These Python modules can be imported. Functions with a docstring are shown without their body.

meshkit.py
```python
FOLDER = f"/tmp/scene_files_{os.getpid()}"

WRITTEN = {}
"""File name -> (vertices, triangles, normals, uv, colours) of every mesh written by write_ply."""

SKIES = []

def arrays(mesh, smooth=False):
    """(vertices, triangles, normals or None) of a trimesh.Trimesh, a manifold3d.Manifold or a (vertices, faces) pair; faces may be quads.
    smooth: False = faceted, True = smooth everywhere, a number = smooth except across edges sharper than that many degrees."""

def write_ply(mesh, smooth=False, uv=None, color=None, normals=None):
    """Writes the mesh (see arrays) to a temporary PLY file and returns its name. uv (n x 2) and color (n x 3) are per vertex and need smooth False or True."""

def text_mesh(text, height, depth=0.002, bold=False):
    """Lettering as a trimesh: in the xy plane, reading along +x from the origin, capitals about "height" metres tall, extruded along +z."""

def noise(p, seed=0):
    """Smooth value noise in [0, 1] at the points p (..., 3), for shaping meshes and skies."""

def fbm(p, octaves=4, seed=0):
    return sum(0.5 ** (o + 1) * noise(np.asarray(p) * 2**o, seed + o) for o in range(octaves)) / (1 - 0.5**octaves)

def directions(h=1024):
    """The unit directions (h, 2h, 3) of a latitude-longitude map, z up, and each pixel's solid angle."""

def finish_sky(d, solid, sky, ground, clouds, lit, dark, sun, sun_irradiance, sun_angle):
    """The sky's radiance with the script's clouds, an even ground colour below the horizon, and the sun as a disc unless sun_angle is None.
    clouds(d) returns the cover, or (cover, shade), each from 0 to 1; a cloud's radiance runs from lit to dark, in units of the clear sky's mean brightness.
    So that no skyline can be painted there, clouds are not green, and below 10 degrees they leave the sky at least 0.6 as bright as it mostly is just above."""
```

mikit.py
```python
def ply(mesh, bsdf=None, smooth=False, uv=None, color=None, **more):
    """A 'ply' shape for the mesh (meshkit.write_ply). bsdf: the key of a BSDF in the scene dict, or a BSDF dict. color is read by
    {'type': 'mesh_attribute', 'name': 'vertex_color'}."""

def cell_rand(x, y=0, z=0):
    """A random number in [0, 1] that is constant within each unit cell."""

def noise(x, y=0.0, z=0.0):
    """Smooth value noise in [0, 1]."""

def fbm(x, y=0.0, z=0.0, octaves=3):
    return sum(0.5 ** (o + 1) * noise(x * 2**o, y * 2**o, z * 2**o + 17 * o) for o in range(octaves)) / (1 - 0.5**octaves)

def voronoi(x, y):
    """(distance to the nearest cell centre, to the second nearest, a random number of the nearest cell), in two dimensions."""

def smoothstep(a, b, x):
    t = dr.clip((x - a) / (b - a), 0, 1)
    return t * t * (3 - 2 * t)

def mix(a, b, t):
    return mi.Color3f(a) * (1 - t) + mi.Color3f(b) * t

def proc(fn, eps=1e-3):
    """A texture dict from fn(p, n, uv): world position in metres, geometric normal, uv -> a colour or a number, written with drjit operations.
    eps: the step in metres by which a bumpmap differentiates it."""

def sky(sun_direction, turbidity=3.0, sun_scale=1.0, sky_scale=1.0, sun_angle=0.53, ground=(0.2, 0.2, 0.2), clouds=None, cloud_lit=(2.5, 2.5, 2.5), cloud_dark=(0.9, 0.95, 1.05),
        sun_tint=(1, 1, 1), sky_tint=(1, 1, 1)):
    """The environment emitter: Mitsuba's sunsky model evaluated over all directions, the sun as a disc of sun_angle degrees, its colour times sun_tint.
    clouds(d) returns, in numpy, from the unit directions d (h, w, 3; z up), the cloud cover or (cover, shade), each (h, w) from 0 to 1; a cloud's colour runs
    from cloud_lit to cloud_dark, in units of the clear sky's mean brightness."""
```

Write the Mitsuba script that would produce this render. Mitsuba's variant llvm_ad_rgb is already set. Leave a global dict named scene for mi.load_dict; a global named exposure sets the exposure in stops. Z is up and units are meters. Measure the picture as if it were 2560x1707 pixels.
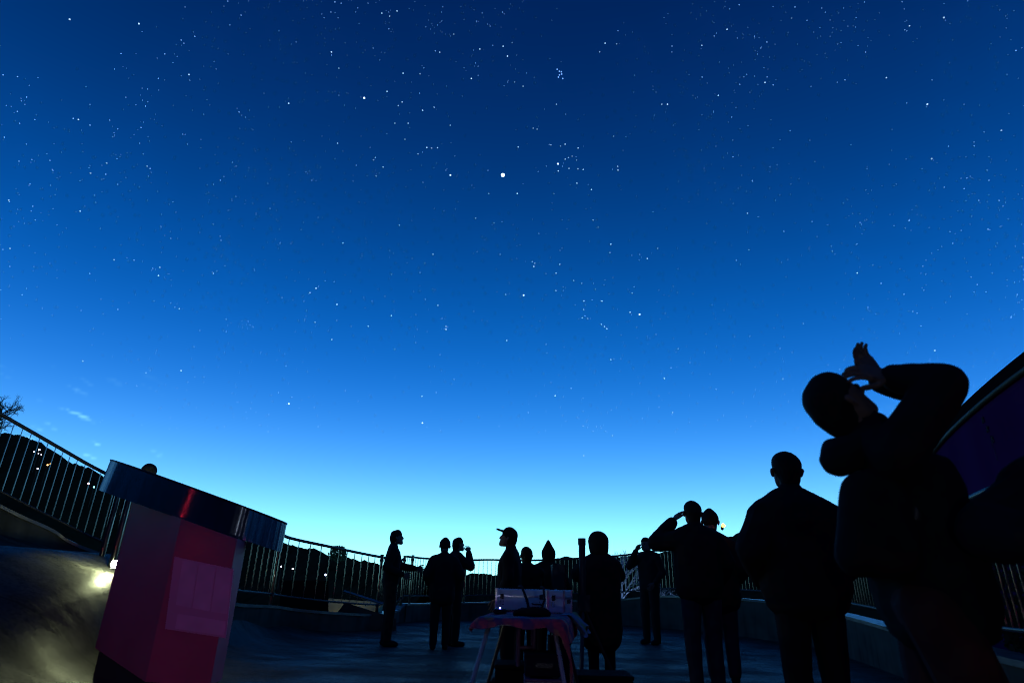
import math, random
import numpy as np, trimesh, shapely
import mitsuba as mi, drjit as dr
import manifold3d as m3
import mikit, meshkit
from shapely.geometry import Polygon, Point
Man = m3.Manifold
random.seed(7)
RNG = np.random.default_rng(7)
T = mi.ScalarTransform4f

# ---------------------------------------------------------------- camera, sky, exposure
F = 1503.0                                   # focal length in pixels of a 2560 wide frame
CAM = np.array([0.0, 0.0, 0.93])
PITCH, ROLL = math.atan((1463 - 853.5) / F), math.radians(1.5)
FWD = np.array([0, math.cos(PITCH), math.sin(PITCH)])
_u, _r = np.array([0, -math.sin(PITCH), math.cos(PITCH)]), np.array([1.0, 0, 0])
UP = math.cos(ROLL) * _u - math.sin(ROLL) * _r
RIGHT = math.cos(ROLL) * _r + math.sin(ROLL) * _u
scene, labels = {}, {}
scene['camera'] = {'type': 'thinlens', 'aperture_radius': 0.004, 'focus_distance': 12.0, 'fov': math.degrees(2 * math.atan(1280 / F)), 'fov_axis': 'x', 'near_clip': 0.05, 'far_clip': 20000.0,
                   'to_world': T().look_at(origin=CAM.tolist(), target=(CAM + FWD).tolist(), up=UP.tolist())}
exposure = 0.6


def twilight_veil(d):
    """Thin haze that lies all round the horizon after sunset, with a few faint wisps of cloud."""
    el = np.degrees(np.arcsin(np.clip(d[..., 2], 0, 1)))
    az = np.degrees(np.arctan2(d[..., 0], d[..., 1]))
    c = np.exp(-(el / 18.0) ** 1.45) * 0.97
    s = 1 - np.exp(-(el / 7.0) ** 1.25)
    p = np.stack([az / 2.2, (el + 0.30 * az) / 0.42, az * 0], -1)
    n = meshkit.fbm(p + 31.7, 3, 5)
    w = 0.75 * np.clip((n - 0.66) / 0.12, 0, 1) * np.exp(-((el - 9.5) / 3.2) ** 2) * np.clip((np.abs(az) - 27) / 6, 0, 1)
    c = c + (0.6 - 0.4 * c) * w * (1 - c)
    s = s * (1 - 0.75 * w)
    return c, s


scene['sky'] = mikit.sky((0.14, 1.0, 0.05), turbidity=2.2, sun_scale=0.0, sky_scale=1.0, sky_tint=(0.018, 0.55, 3.05), clouds=twilight_veil,
                         cloud_lit=(17.0, 46.0, 47.0), cloud_dark=(0.0, 9.2, 39.0), ground=(.02, .02, .02))
scene['sky']['sampling_weight'] = 6.0


# ---------------------------------------------------------------- helpers
def ray(px, py):
    return FWD + (px - 1280) / F * RIGHT + (853.5 - py) / F * UP


def at(px, py, d):
    """The point that lies d metres ahead of the camera (measured along the ground)."""
    r = ray(px, py)
    return CAM + r * (d / r[1])


def step(a, b, x):
    t = np.clip((np.asarray(x, float) - a) / (b - a), 0, 1)
    return t * t * (3 - 2 * t)


def ground(x, y):
    """Height of the terrace floor: level, banking up to the left and towards the left railing."""
    x, y = np.asarray(x, float), np.asarray(y, float)
    t = -x - 3.3
    bank = 0.335 * np.log1p(np.exp(np.clip(t * 4, -40, 40))) / 4
    return bank + 0.54 * step(4.2, 7.3, y) * step(3.5, 4.4, -x) * (1 - .8 * step(5.0, 6.9, -x)) * (1 - step(9.5, 11, y))


def principled(name, color, rough=0.6, metal=0.0, two=True, **kw):
    c = color if isinstance(color, dict) else {'type': 'rgb', 'value': list(color)}
    b = {'type': 'principled', 'base_color': c, 'roughness': rough, 'metallic': metal, **kw}
    scene[name] = {'type': 'twosided', 'bsdf': b} if two else b


def bumped(name, color, rough, fn, scale, eps=2e-3, **kw):
    c = color if isinstance(color, dict) else {'type': 'rgb', 'value': list(color)}
    b = {'type': 'principled', 'base_color': c, 'roughness': rough, **kw}
    scene[name] = {'type': 'twosided', 'bsdf': {'type': 'bumpmap', 'arbitrary': mikit.proc(fn, eps), 'scale': scale, 'bsdf': b}}


_count = {}


def key_for(base):
    n = _count.get(base, 0)
    _count[base] = n + 1
    return base if n == 0 else f'{base}_{n:03d}'


def thing(name, label, category, group=None, kind=None):
    k = key_for(name)
    labels[k] = {'label': label, 'category': category}
    if group: labels[k]['group'] = group
    if kind: labels[k]['kind'] = kind
    return k


def struct(name, mesh, mat, label=None, smooth=False, kind='structure', **kw):
    k = key_for(name)
    scene[k] = mikit.ply(mesh, mat, smooth=smooth, **kw)
    labels[k] = {'kind': kind}
    if label: labels[k]['label'] = label
    return k


def part(parent, name, mesh, mat, smooth=False, label=None, **kw):
    k = key_for(parent + '__' + name)
    scene[k] = mikit.ply(mesh, mat, smooth=smooth, **kw)
    if label: labels[k] = {'label': label}
    return k


def tm(man):
    m = man.to_mesh()
    return trimesh.Trimesh(m.vert_properties[:, :3], m.tri_verts, process=False)


def box(lo, hi):
    m = trimesh.creation.box(np.array(hi, float) - lo)
    m.apply_translation((np.array(hi, float) + lo) / 2)
    return m


def frame(o, x, y, z):
    m = np.eye(4)
    m[:3, 0], m[:3, 1], m[:3, 2], m[:3, 3] = x, y, z, o
    return m


def unit(v):
    v = np.asarray(v, float)
    return v / np.linalg.norm(v)


def rbox(size, r=0.008, seg=8):
    """A box about the origin with rounded edges."""
    h = np.maximum(np.array(size) / 2 - r, 1e-4)
    return tm(Man.batch_hull([Man.sphere(r, seg).translate((sx * h[0], sy * h[1], sz * h[2])) for sx in (-1, 1) for sy in (-1, 1) for sz in (-1, 1)]))


def tube(points, r, sides=8, caps=True):
    p = np.asarray(points, float)
    n = len(p)
    r = np.broadcast_to(np.asarray(r, float), (n,))
    t = np.gradient(p, axis=0)
    t /= np.linalg.norm(t, axis=1, keepdims=True) + 1e-12
    a = np.cross(t, np.where(np.abs(t[:, 2:]) < 0.9, [[0, 0, 1.0]], [[1.0, 0, 0]]))
    a /= np.linalg.norm(a, axis=1, keepdims=True) + 1e-12
    b = np.cross(t, a)
    ang = np.arange(sides) * 2 * np.pi / sides
    v = p[:, None] + r[:, None, None] * (np.cos(ang)[None, :, None] * a[:, None] + np.sin(ang)[None, :, None] * b[:, None])
    v = v.reshape(-1, 3)
    i, j = np.meshgrid(np.arange(n - 1), np.arange(sides), indexing='ij')
    q = np.stack([i * sides + j, i * sides + (j + 1) % sides, (i + 1) * sides + (j + 1) % sides, (i + 1) * sides + j], -1).reshape(-1, 4)
    f = np.vstack([q[:, [0, 1, 2]], q[:, [0, 2, 3]]])
    if caps:
        v = np.vstack([v, p[:1], p[-1:]])
        k = np.arange(sides)
        f = np.vstack([f, np.stack([np.full(sides, n * sides), (k + 1) % sides, k], 1),
                       np.stack([np.full(sides, n * sides + 1), (n - 1) * sides + k, (n - 1) * sides + (k + 1) % sides], 1)])
    return trimesh.Trimesh(v, f, process=False)


def sphere(c, r, sub=2):
    m = trimesh.creation.icosphere(sub, 1.0)
    m.apply_scale(r)
    m.apply_translation(c)
    return m


def cat(ms):
    return trimesh.util.concatenate(ms)


def strip(rows):
    """A surface through rows of points (k, n, 3)."""
    rows = np.asarray(rows, float)
    k, n = rows.shape[:2]
    i, j = np.meshgrid(np.arange(k - 1), np.arange(n - 1), indexing='ij')
    q = np.stack([i * n + j, i * n + j + 1, (i + 1) * n + j + 1, (i + 1) * n + j], -1).reshape(-1, 4)
    return trimesh.Trimesh(rows.reshape(-1, 3), np.vstack([q[:, [0, 1, 2]], q[:, [0, 2, 3]]]), process=False)


def prism(corners, ztop, zbot):
    """A vertical prism over plan corners whose top may slope (a height for each corner)."""
    c = np.asarray(corners, float)
    n = len(c)
    top, bot = np.c_[c, np.broadcast_to(ztop, n)], np.c_[c, np.broadcast_to(zbot, n)]
    tri = []
    for i in range(n):
        j = (i + 1) % n
        tri += [[i, j, n + j], [i, n + j, n + i]]
    for i in range(1, n - 1):
        tri += [[0, i + 1, i], [n, n + i, n + i + 1]]
    m = trimesh.Trimesh(np.vstack([top, bot]), tri, process=False)
    m.fix_normals()
    return m


# ---------------------------------------------------------------- materials
def floor_color(p, n, uv):
    s = mikit.fbm(p.x * 0.9, p.y * 2.4, 0.3, octaves=4)
    w = mikit.fbm(p.x * 5.0, p.y * 9.0, 2.1, octaves=3)
    seam = dr.abs(p.y * 0.5 - 0.12 * p.x - dr.floor(p.y * 0.5 - 0.12 * p.x) - 0.5)
    g = mikit.fbm(p.x * 38.0, p.y * 52.0, 4.0, octaves=3)
    k = 0.6 + 0.9 * (s - 0.5) + 0.6 * (w - 0.5) + 0.7 * (g - 0.5)
    k = dr.select(seam < 0.008, k * 0.45, k)
    return mi.Color3f(0.050, 0.050, 0.047) * dr.clip(k, 0.15, 1.4)


def floor_rough(p, n, uv):
    return dr.clip(0.6 + 0.5 * (mikit.fbm(p.x * 1.7, p.y * 3.1, 5.0, octaves=3) - 0.5), 0.5, 0.9)


def floor_bump(p, n, uv):
    return mikit.fbm(p.x * 2.2, p.y * 14.0, 0.0, octaves=4) + 0.35 * mikit.fbm(p.x * 30, p.y * 30, 1.0, octaves=2)


scene['floor_coating'] = {'type': 'twosided', 'bsdf': {'type': 'bumpmap', 'arbitrary': mikit.proc(floor_bump, 4e-3), 'scale': 0.0011,
                          'bsdf': {'type': 'principled', 'base_color': mikit.proc(floor_color), 'roughness': mikit.proc(floor_rough), 'specular': 0.09}}}


def concrete_color(p, n, uv):
    s = mikit.fbm(p.x * 2.1, p.y * 2.1, p.z * 3.0, octaves=4)
    run = mikit.fbm(p.x * 9.0, p.y * 9.0, p.z * 0.8, octaves=3)
    return mi.Color3f(0.055, 0.057, 0.049) * dr.clip(0.75 + 0.9 * (s - 0.5) + 0.6 * (run - 0.5), 0.25, 1.4)


bumped('concrete', mikit.proc(concrete_color), 0.85, lambda p, n, uv: mikit.fbm(p.x * 18, p.y * 18, p.z * 18, octaves=3), 0.008, specular=0.12)
principled('coping_paint', mikit.proc(lambda p, n, uv: mi.Color3f(0.09, 0.09, 0.088) * (0.6 + 0.7 * mikit.fbm(p.x * 6, p.y * 6, p.z * 6))), 0.35, specular=0.5)
principled('steel', mikit.proc(lambda p, n, uv: mi.Color3f(0.30, 0.30, 0.295) * (0.5 + 0.6 * mikit.fbm(p.x * 30, p.y * 30, p.z * 9))), 0.09, 1.0)
principled('dark_rail', (0.022, 0.022, 0.024), 0.45, specular=0.25)
scene['drum_steel'] = {'type': 'twosided', 'bsdf': {'type': 'roughconductor', 'material': 'none', 'distribution': 'ggx', 'alpha_u': 0.014, 'alpha_v': 0.22, 'specular_reflectance': mikit.proc(
    lambda p, n, uv: mi.Color3f(0.22, 0.24, 0.26) * (0.5 + 0.6 * mikit.fbm(uv.x * 160, uv.y * 0.6, 0.0, octaves=3)))}}
bumped('booth_paint', mikit.proc(lambda p, n, uv: mi.Color3f(0.36, 0.10, 0.15) * (0.8 + 0.35 * (mikit.fbm(p.x * 3, p.y * 3, p.z * 3, octaves=4) - 0.2))), 0.55,
       lambda p, n, uv: mikit.fbm(p.x * 40, p.y * 40, p.z * 40, octaves=2), 0.0015, specular=0.4, clearcoat=0.6, clearcoat_gloss=0.85)
principled('reflected_pane_paint', mikit.proc(lambda p, n, uv: mi.Color3f(0.56, 0.38, 0.54) * (0.85 + 0.3 * (mikit.fbm(p.x * 7, p.y * 7, p.z * 7) - 0.4))), 0.5)  # lighter tone for the bright panes of the reflection painted on the booth
principled('reflected_window_paint', (0.44, 0.27, 0.40), 0.35, clearcoat=0.5)  # paler colour stands for light reflected off the booth front
principled('plinth_black', (0.02, 0.02, 0.022), 0.6)
principled('case_aluminium', mikit.proc(lambda p, n, uv: mi.Color3f(0.62, 0.82, 0.86) * (0.85 + 0.35 * (mikit.fbm(p.x * 25, p.y * 25, p.z * 8) - 0.4))), 0.4, 0.0)
principled('case_trim', (0.75, 0.76, 0.78), 0.25, 0.9)
principled('black_plastic', (0.018, 0.018, 0.02), 0.45)
principled('tag_dark', (0.05, 0.045, 0.05), 0.5)
principled('leg_paint', (0.38, 0.36, 0.40), 0.4)
principled('stool_paint', (0.14, 0.07, 0.16), 0.5)


def cloth_pattern(p, n, uv):
    a, b, r = mikit.voronoi(p.x * 15 + 3 * p.z, p.y * 15 + 7 * p.z)
    t = mikit.fbm(p.x * 22, p.y * 22, p.z * 22, octaves=3)
    petals = mikit.smoothstep(0.62, 0.30, a + 0.4 * (t - 0.5))
    flower = mikit.mix((0.62, 0.07, 0.12), (0.62, 0.22, 0.12), mikit.smoothstep(0.3, 0.8, r))
    return mikit.mix((0.20, 0.06, 0.15), flower, petals) * (0.6 + 0.8 * t)


principled('floral_cloth', mikit.proc(cloth_pattern), 0.8)
principled('blue_cloth', mikit.proc(lambda p, n, uv: mikit.mix((0.18, 0.24, 0.34), (0.42, 0.36, 0.10), mikit.smoothstep(0.52, 0.66, mikit.fbm(p.x * 9, p.y * 9, p.z * 9)))), 0.8)
principled('skin', (0.15, 0.095, 0.075), 0.7, specular=0.2)
principled('hair_black', mikit.proc(lambda p, n, uv: mi.Color3f(0.012, 0.010, 0.009) * (0.5 + mikit.fbm(p.x * 90, p.y * 90, p.z * 20))), 0.75, specular=0.15)
for nm, c in {'cloth_black': (0.012, 0.012, 0.014), 'cloth_navy': (0.012, 0.015, 0.026), 'cloth_brown': (0.026, 0.018, 0.015), 'cloth_grey': (0.03, 0.03, 0.032),
              'cloth_wine': (0.05, 0.018, 0.020), 'denim': (0.018, 0.023, 0.040)}.items():
    c_ = tuple(c)
    scene[nm] = {'type': 'twosided', 'bsdf': {'type': 'principled', 'base_color': mikit.proc(
        lambda p, n, uv, c_=c_: mi.Color3f(*c_) * (0.55 + 0.9 * mikit.fbm(p.x * 14, p.y * 14, p.z * 14, octaves=3))), 'roughness': 0.85, 'specular': 0.1}}
principled('hill_wood', mikit.proc(lambda p, n, uv: mi.Color3f(0.010, 0.012, 0.009) * (0.4 + mikit.fbm(p.x * 0.2, p.y * 0.2, p.z * 0.2))), 1.0, specular=0.0)
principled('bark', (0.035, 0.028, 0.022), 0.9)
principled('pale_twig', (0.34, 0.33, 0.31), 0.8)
scene['leaf'] = {'type': 'principledthin', 'base_color': {'type': 'rgb', 'value': [0.05, 0.075, 0.045]}, 'roughness': 0.6, 'diff_trans': 0.5}
scene['building_wall'] = {'type': 'twosided', 'bsdf': {'type': 'bumpmap', 'arbitrary': mikit.proc(lambda p, n, uv: mikit.fbm(p.x * 25, p.y * 25, p.z * 25, octaves=2)), 'scale': 0.004, 'bsdf': {'type': 'diffuse',
                          'reflectance': mikit.proc(lambda p, n, uv: mi.Color3f(0.066, 0.013, 0.078) * (0.7 + 0.6 * (mikit.fbm(p.x * 1.3, p.y * 1.3, p.z * 0.7, octaves=4) - 0.2)))}}}
scene['building_dark'] = {'type': 'twosided', 'bsdf': {'type': 'diffuse', 'reflectance': {'type': 'rgb', 'value': [.008, .008, .009]}}}
principled('gutter_metal', (0.045, 0.042, 0.028), 0.55, specular=0.1)
principled('letter_dark', (0.02, 0.02, 0.025), 0.5)
principled('stair_wall', mikit.proc(lambda p, n, uv: mi.Color3f(0.55, 0.55, 0.30) * (0.75 + 0.5 * (mikit.fbm(p.x * 4, p.y * 4, p.z * 4) - 0.3))), 0.8)
principled('lamp_housing', (0.03, 0.03, 0.03), 0.4, 0.3)


def lamp_mesh(parent, name, mesh, rgb, weight=1.0, smooth=True, mat='lamp_housing'):
    k = part(parent, name, mesh, mat, smooth)
    scene[k]['emitter'] = {'type': 'area', 'radiance': {'type': 'rgb', 'value': list(rgb)}, 'sampling_weight': float(weight)}
    return k


# ---------------------------------------------------------------- fence lines (plan, with the height of the bottom rail)
BAR = 0.97


def solve(top, bot):
    """Distance at which a bar whose ends are seen at two pixels is BAR long."""
    zt, zb = ray(*top), ray(*bot)
    d = BAR / (zt[2] / zt[1] - zb[2] / zb[1])
    return at(*bot, d)


left_line = [solve(t, b) for t, b in [((-95, 985), (-150, 1152)), ((52, 1074), (17, 1236)), ((112, 1107), (78, 1267)), ((190, 1149), (155, 1305)), ((262, 1186), (228, 1341)), ((330, 1214), (290, 1366))]]
mid_line = [at(430, 1432, 8.9), at(560, 1466, 9.2), solve((715, 1340), (690, 1486)), solve((818, 1364), (797, 1500)), solve((962, 1393), (948, 1511))]
back_line = [mid_line[-1], mid_line[-1] + [-0.05, 2.5, -.0], at(1008, 1489, 17.0)]
far_line = [at(1008, 1489, 17.0), at(1081, 1489, 18.3), at(1162, 1488, 19.0), at(1219, 1487, 19.0), at(1300, 1487, 19.4), at(1420, 1484, 19.2), at(1554, 1479, 18.4), at(1672, 1470, 17.2), at(1850, 1474, 15.0), at(2000, 1488, 13.0)]
right_line = [far_line[-1], at(2097, 1502, 11.0), at(2150, 1512, 10.0), at(2300, 1540, 7.6), at(2450, 1562, 5.6), at(2557, 1576, 4.7), at(2800, 1600, 3.6)]


def lerp_line(pts, s):
    pts = np.asarray(pts)
    L = np.r_[0, np.cumsum(np.linalg.norm(np.diff(pts[:, :2], axis=0), axis=1))]
    s = np.atleast_1d(s) * L[-1]
    return np.stack([np.interp(s, L, pts[:, k]) for k in range(3)], 1), L[-1]


def smooth_line(pts, n=40):
    from scipy.interpolate import PchipInterpolator
    pts = np.asarray(pts)
    L = np.r_[0, np.cumsum(np.linalg.norm(np.diff(pts[:, :2], axis=0), axis=1))]
    f = PchipInterpolator(L, pts)
    return f(np.linspace(0, L[-1], n))


left_s, mid_s, back_s, far_s, right_s = [smooth_line(p) for p in (left_line, mid_line, back_line, far_line, right_line)]

# ---------------------------------------------------------------- ground, terrace
edge = np.vstack([left_s[:, :2], mid_s[:, :2], back_s[1:-1, :2], far_s[:, :2], right_s[1:, :2], [[9, -3], [6, -9], [-14, -9], [-16, 4]]])
edge_poly = Polygon(edge).buffer(0.12)


def terrace_mesh():
    st = 0.2
    xs, ys = np.arange(-16.4, 10.4, st), np.arange(-9.4, 21.0, st)
    X, Y = np.meshgrid(xs, ys, indexing='ij')
    Z = ground(X, Y) + 0.012 * (meshkit.fbm(np.stack([X * .5, Y * .5, X * 0], -1), 3, 3) - 0.5)
    m = strip(np.stack([X, Y, Z], -1))
    c = m.triangles_center
    keep = shapely.contains_xy(edge_poly, c[:, 0], c[:, 1])
    m.update_faces(keep)
    m.remove_unreferenced_vertices()
    m.fix_normals()
    if m.face_normals[:, 2].mean() < 0: m.invert()
    return m


struct('terrace_floor', terrace_mesh(), 'floor_coating', 'dark coated terrace floor with streaks of light, banking up at the left', smooth=True)
struct('ground', box((-6000, -6000, -9.3), (6000, 6000, -9.0)), 'hill_wood', 'dark ground far below the terrace')


def ridge(pts, d0, depth, name, label, seed, bump=1.0, back=1.0):
    """A wooded hill whose skyline passes through the given pixels at about d0 metres."""
    pts = np.array(pts, float)
    px = np.arange(pts[0, 0], pts[-1, 0] + 1, 2.2)
    py = np.interp(px, pts[:, 0], pts[:, 1])
    crest = np.array([at(a, b, d0 * (1 + 0.08 * math.sin(a * 0.011 + seed))) for a, b in zip(px, py)])
    lateral = np.arange(len(px))
    rows = []
    steps = [(-1.0, -9.5), (-0.7, .1), (-0.45, .36), (-0.25, .62), (-0.12, .82), (-0.05, .93), (0, 1), (0.06, .97), (.2, .85), (.6, .5), (1.2, -9.5)]
    for k, (o, h) in enumerate(steps):
        r = crest.copy()
        out = unit(np.array([0, 1, 0]))
        r = r + out * depth * o * (back if o > 0 else 1)
        z = crest[:, 2]
        r[:, 2] = -9.5 if h < 0 else -9 + (z + 9) * h
        if h > 0:
            r[:, 2] += (meshkit.fbm(np.stack([r[:, 0], r[:, 1], r[:, 0] * 0], -1) / (d0 * 0.012), 4, seed) - 0.40) * d0 * 0.009 * bump
            r[:, 2] += (meshkit.noise(np.stack([r[:, 0], r[:, 1], r[:, 0] * 0], -1) / (d0 * 0.0036), seed + 3) - 0.5) * d0 * 0.0035 * bump
        rows.append(r)
    m = strip(rows)
    if m.face_normals[:, 2].mean() < 0: m.invert()
    struct(name, m, 'hill_wood', label, smooth=False)


ridge([(-420, 1045), (-150, 1062), (0, 1082), (31, 1085), (54, 1088), (77, 1102), (107, 1114), (122, 1122), (130, 1133), (153, 1148), (171, 1158), (204, 1163), (222, 1172), (239, 1185), (253, 1193),
       (330, 1228), (420, 1275), (520, 1312), (640, 1345), (715, 1362), (750, 1367), (772, 1371), (795, 1378), (818, 1386), (860, 1391), (910, 1404), (965, 1416), (1010, 1432), (1080, 1448)],
      170, 90, 'hill', 'dark wooded hillside rising to the left behind the railing', 2)
ridge([(700, 1425), (850, 1420), (960, 1412), (1025, 1414), (1047, 1419), (1061, 1426), (1077, 1430), (1110, 1437), (1140, 1438), (1162, 1436), (1175, 1433), (1198, 1436), (1217, 1433), (1233, 1441), (1254, 1434), (1290, 1424), (1330, 1412), (1387, 1398), (1409, 1391),
       (1428, 1392), (1447, 1400), (1475, 1402), (1531, 1388), (1550, 1392), (1571, 1388), (1593, 1387), (1650, 1383), (1667, 1378), (1720, 1362), (1790, 1350), (1834, 1339), (1855, 1328), (1950, 1300), (2100, 1270), (2300, 1250), (2700, 1240)],
      420, 200, 'hill', 'low dark mountain ridge along the horizon in the middle and right', 9, 0.5)

# ---------------------------------------------------------------- parapets and railings
CURB_W = 0.24


def offset_line(p, w):
    t = np.gradient(p[:, :2], axis=0)
    t /= np.linalg.norm(t, axis=1, keepdims=True) + 1e-9
    n = np.stack([-t[:, 1], t[:, 0]], 1)
    return np.c_[p[:, :2] + n * w, p[:, 2]]


def parapet(line, label, zdrop=0.18, w=CURB_W, coat='coping_paint'):
    k = thing('parapet_wall', label, 'parapet')
    a, b = offset_line(line, -w / 2), offset_line(line, w / 2)
    top = line[:, 2] - zdrop - 0.045

    def body(a, b, top, bot):
        r = [np.c_[a[:, :2], bot], np.c_[a[:, :2], top], np.c_[b[:, :2], top], np.c_[b[:, :2], bot]]
        m = strip(r + [r[0]])
        e = []
        n = len(a)
        for i in (0, n - 1):
            e.append(trimesh.Trimesh([r[0][i], r[1][i], r[2][i], r[3][i]], [[0, 1, 2], [0, 2, 3]], process=False))
        m = cat([m] + e)
        return m
    part(k, 'wall', body(a, b, top, np.full(len(line), -1.5)), 'concrete')
    a2, b2 = offset_line(line, -w / 2 - 0.02), offset_line(line, w / 2 + 0.02)
    part(k, 'coping', body(a2, b2, top + 0.047, top + 0.002), coat)
    return k


def railing(line, label, posts, spacing=0.125, bar_r=0.0075, top_z=BAR):
    k = thing('steel_railing', label, 'railing')
    L = lerp_line(line, [0])[1]
    n = int(L / spacing)
    s = (np.arange(n) + 0.5) / n
    pts, _ = lerp_line(line, s)
    ps, _ = lerp_line(line, posts)
    up = np.array([0, 0, top_z])
    for i, p in enumerate(pts):
        if np.min(np.linalg.norm(ps[:, :2] - p[:2], axis=1)) < 0.05: continue
        q = p + [0, 0, top_z]
        part(k, 'bar', tube([p, q], bar_r, 8, False), 'steel', True)
    part(k, 'top_rail', tube(line + up, 0.026, 10), 'dark_rail', True)
    part(k, 'bottom_rail', tube(line, 0.017, 8), 'dark_rail', True)
    for p in ps:
        post = cat([tube([p - [0, 0, 0.3], p + [0, 0, top_z + 0.03]], 0.034, 14), tube([p + [0, 0, top_z + 0.03], p + [0, 0, top_z + 0.055]], 0.042, 14)])
        pk_ = part(k, 'post', post, 'steel', 40)
        part(pk_, 'clamp', cat([tube([p + [0, 0, h], p + [0, 0, h + 0.05]], 0.043, 12) for h in (top_z - 0.09, -0.03)]), 'dark_rail', 40)
    return k


parapet(left_s, 'grey concrete parapet at the left under the near railing, lit by a floodlight')
parapet(mid_s, 'dark concrete parapet behind the pink booth')
parapet(back_s, 'short dark parapet running away beside the stairwell')
parapet(far_s, 'low dark parapet along the far side of the terrace')
parapet(right_s, 'dark parapet on the right behind the standing group')
railing(left_s[:37], 'steel railing at the far left rising out of the frame', [0.13], 0.115, 0.0062)
railing(mid_s, 'steel railing between the booth and the person in profile', [0.0, 0.44, 0.985], 0.26, 0.0088)
railing(back_s, 'short steel railing running away beside the stairwell', [0.98], 0.14)
railing(far_s, 'long far steel railing across the middle of the terrace', [0.03, 0.19, 0.62])
railing(right_s, 'steel railing on the right, its bars glinting red', [0.01, 0.14])

# stairwell beyond the near railing, with a lamp on its yellow wall
sw = thing('stairwell_wall', 'yellow lit wall of the stairwell seen under the railing', 'wall')
ya, yb = at(805, 1480, 14.5), at(960, 1480, 15.2)
part(sw, 'wall', cat([strip([[[ya[0], ya[1], -1.2], [yb[0], yb[1], -1.2]], [[ya[0], ya[1], .58], [yb[0], yb[1], .50]]])]), 'stair_wall')
q = [at(822, 1560, 13.6), at(862, 1505, 13.6), at(990, 1545, 13.9), at(990, 1640, 13.9)]
part(sw, 'stringer', cat([trimesh.Trimesh(q, [[0, 1, 2], [0, 2, 3]], process=False)]), 'concrete')
q = [at(700, 1450, 13.5), at(821, 1450, 13.5), at(821, 1640, 13.5), at(700, 1640, 13.5)]
part(sw, 'end_wall', trimesh.Trimesh(q, [[0, 1, 2], [0, 2, 3]], process=False), 'building_dark')
hr = [at(860, 1478, 13.9), at(960, 1509, 13.4)]
part(sw, 'handrail', tube(hr, 0.03, 8), 'steel', True)
sl = thing('stair_lamp', 'small warm lamp down in the stairwell', 'lamp')
lc = at(905, 1530, 14.0) + np.array([0, 0, -0.45])
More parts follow.
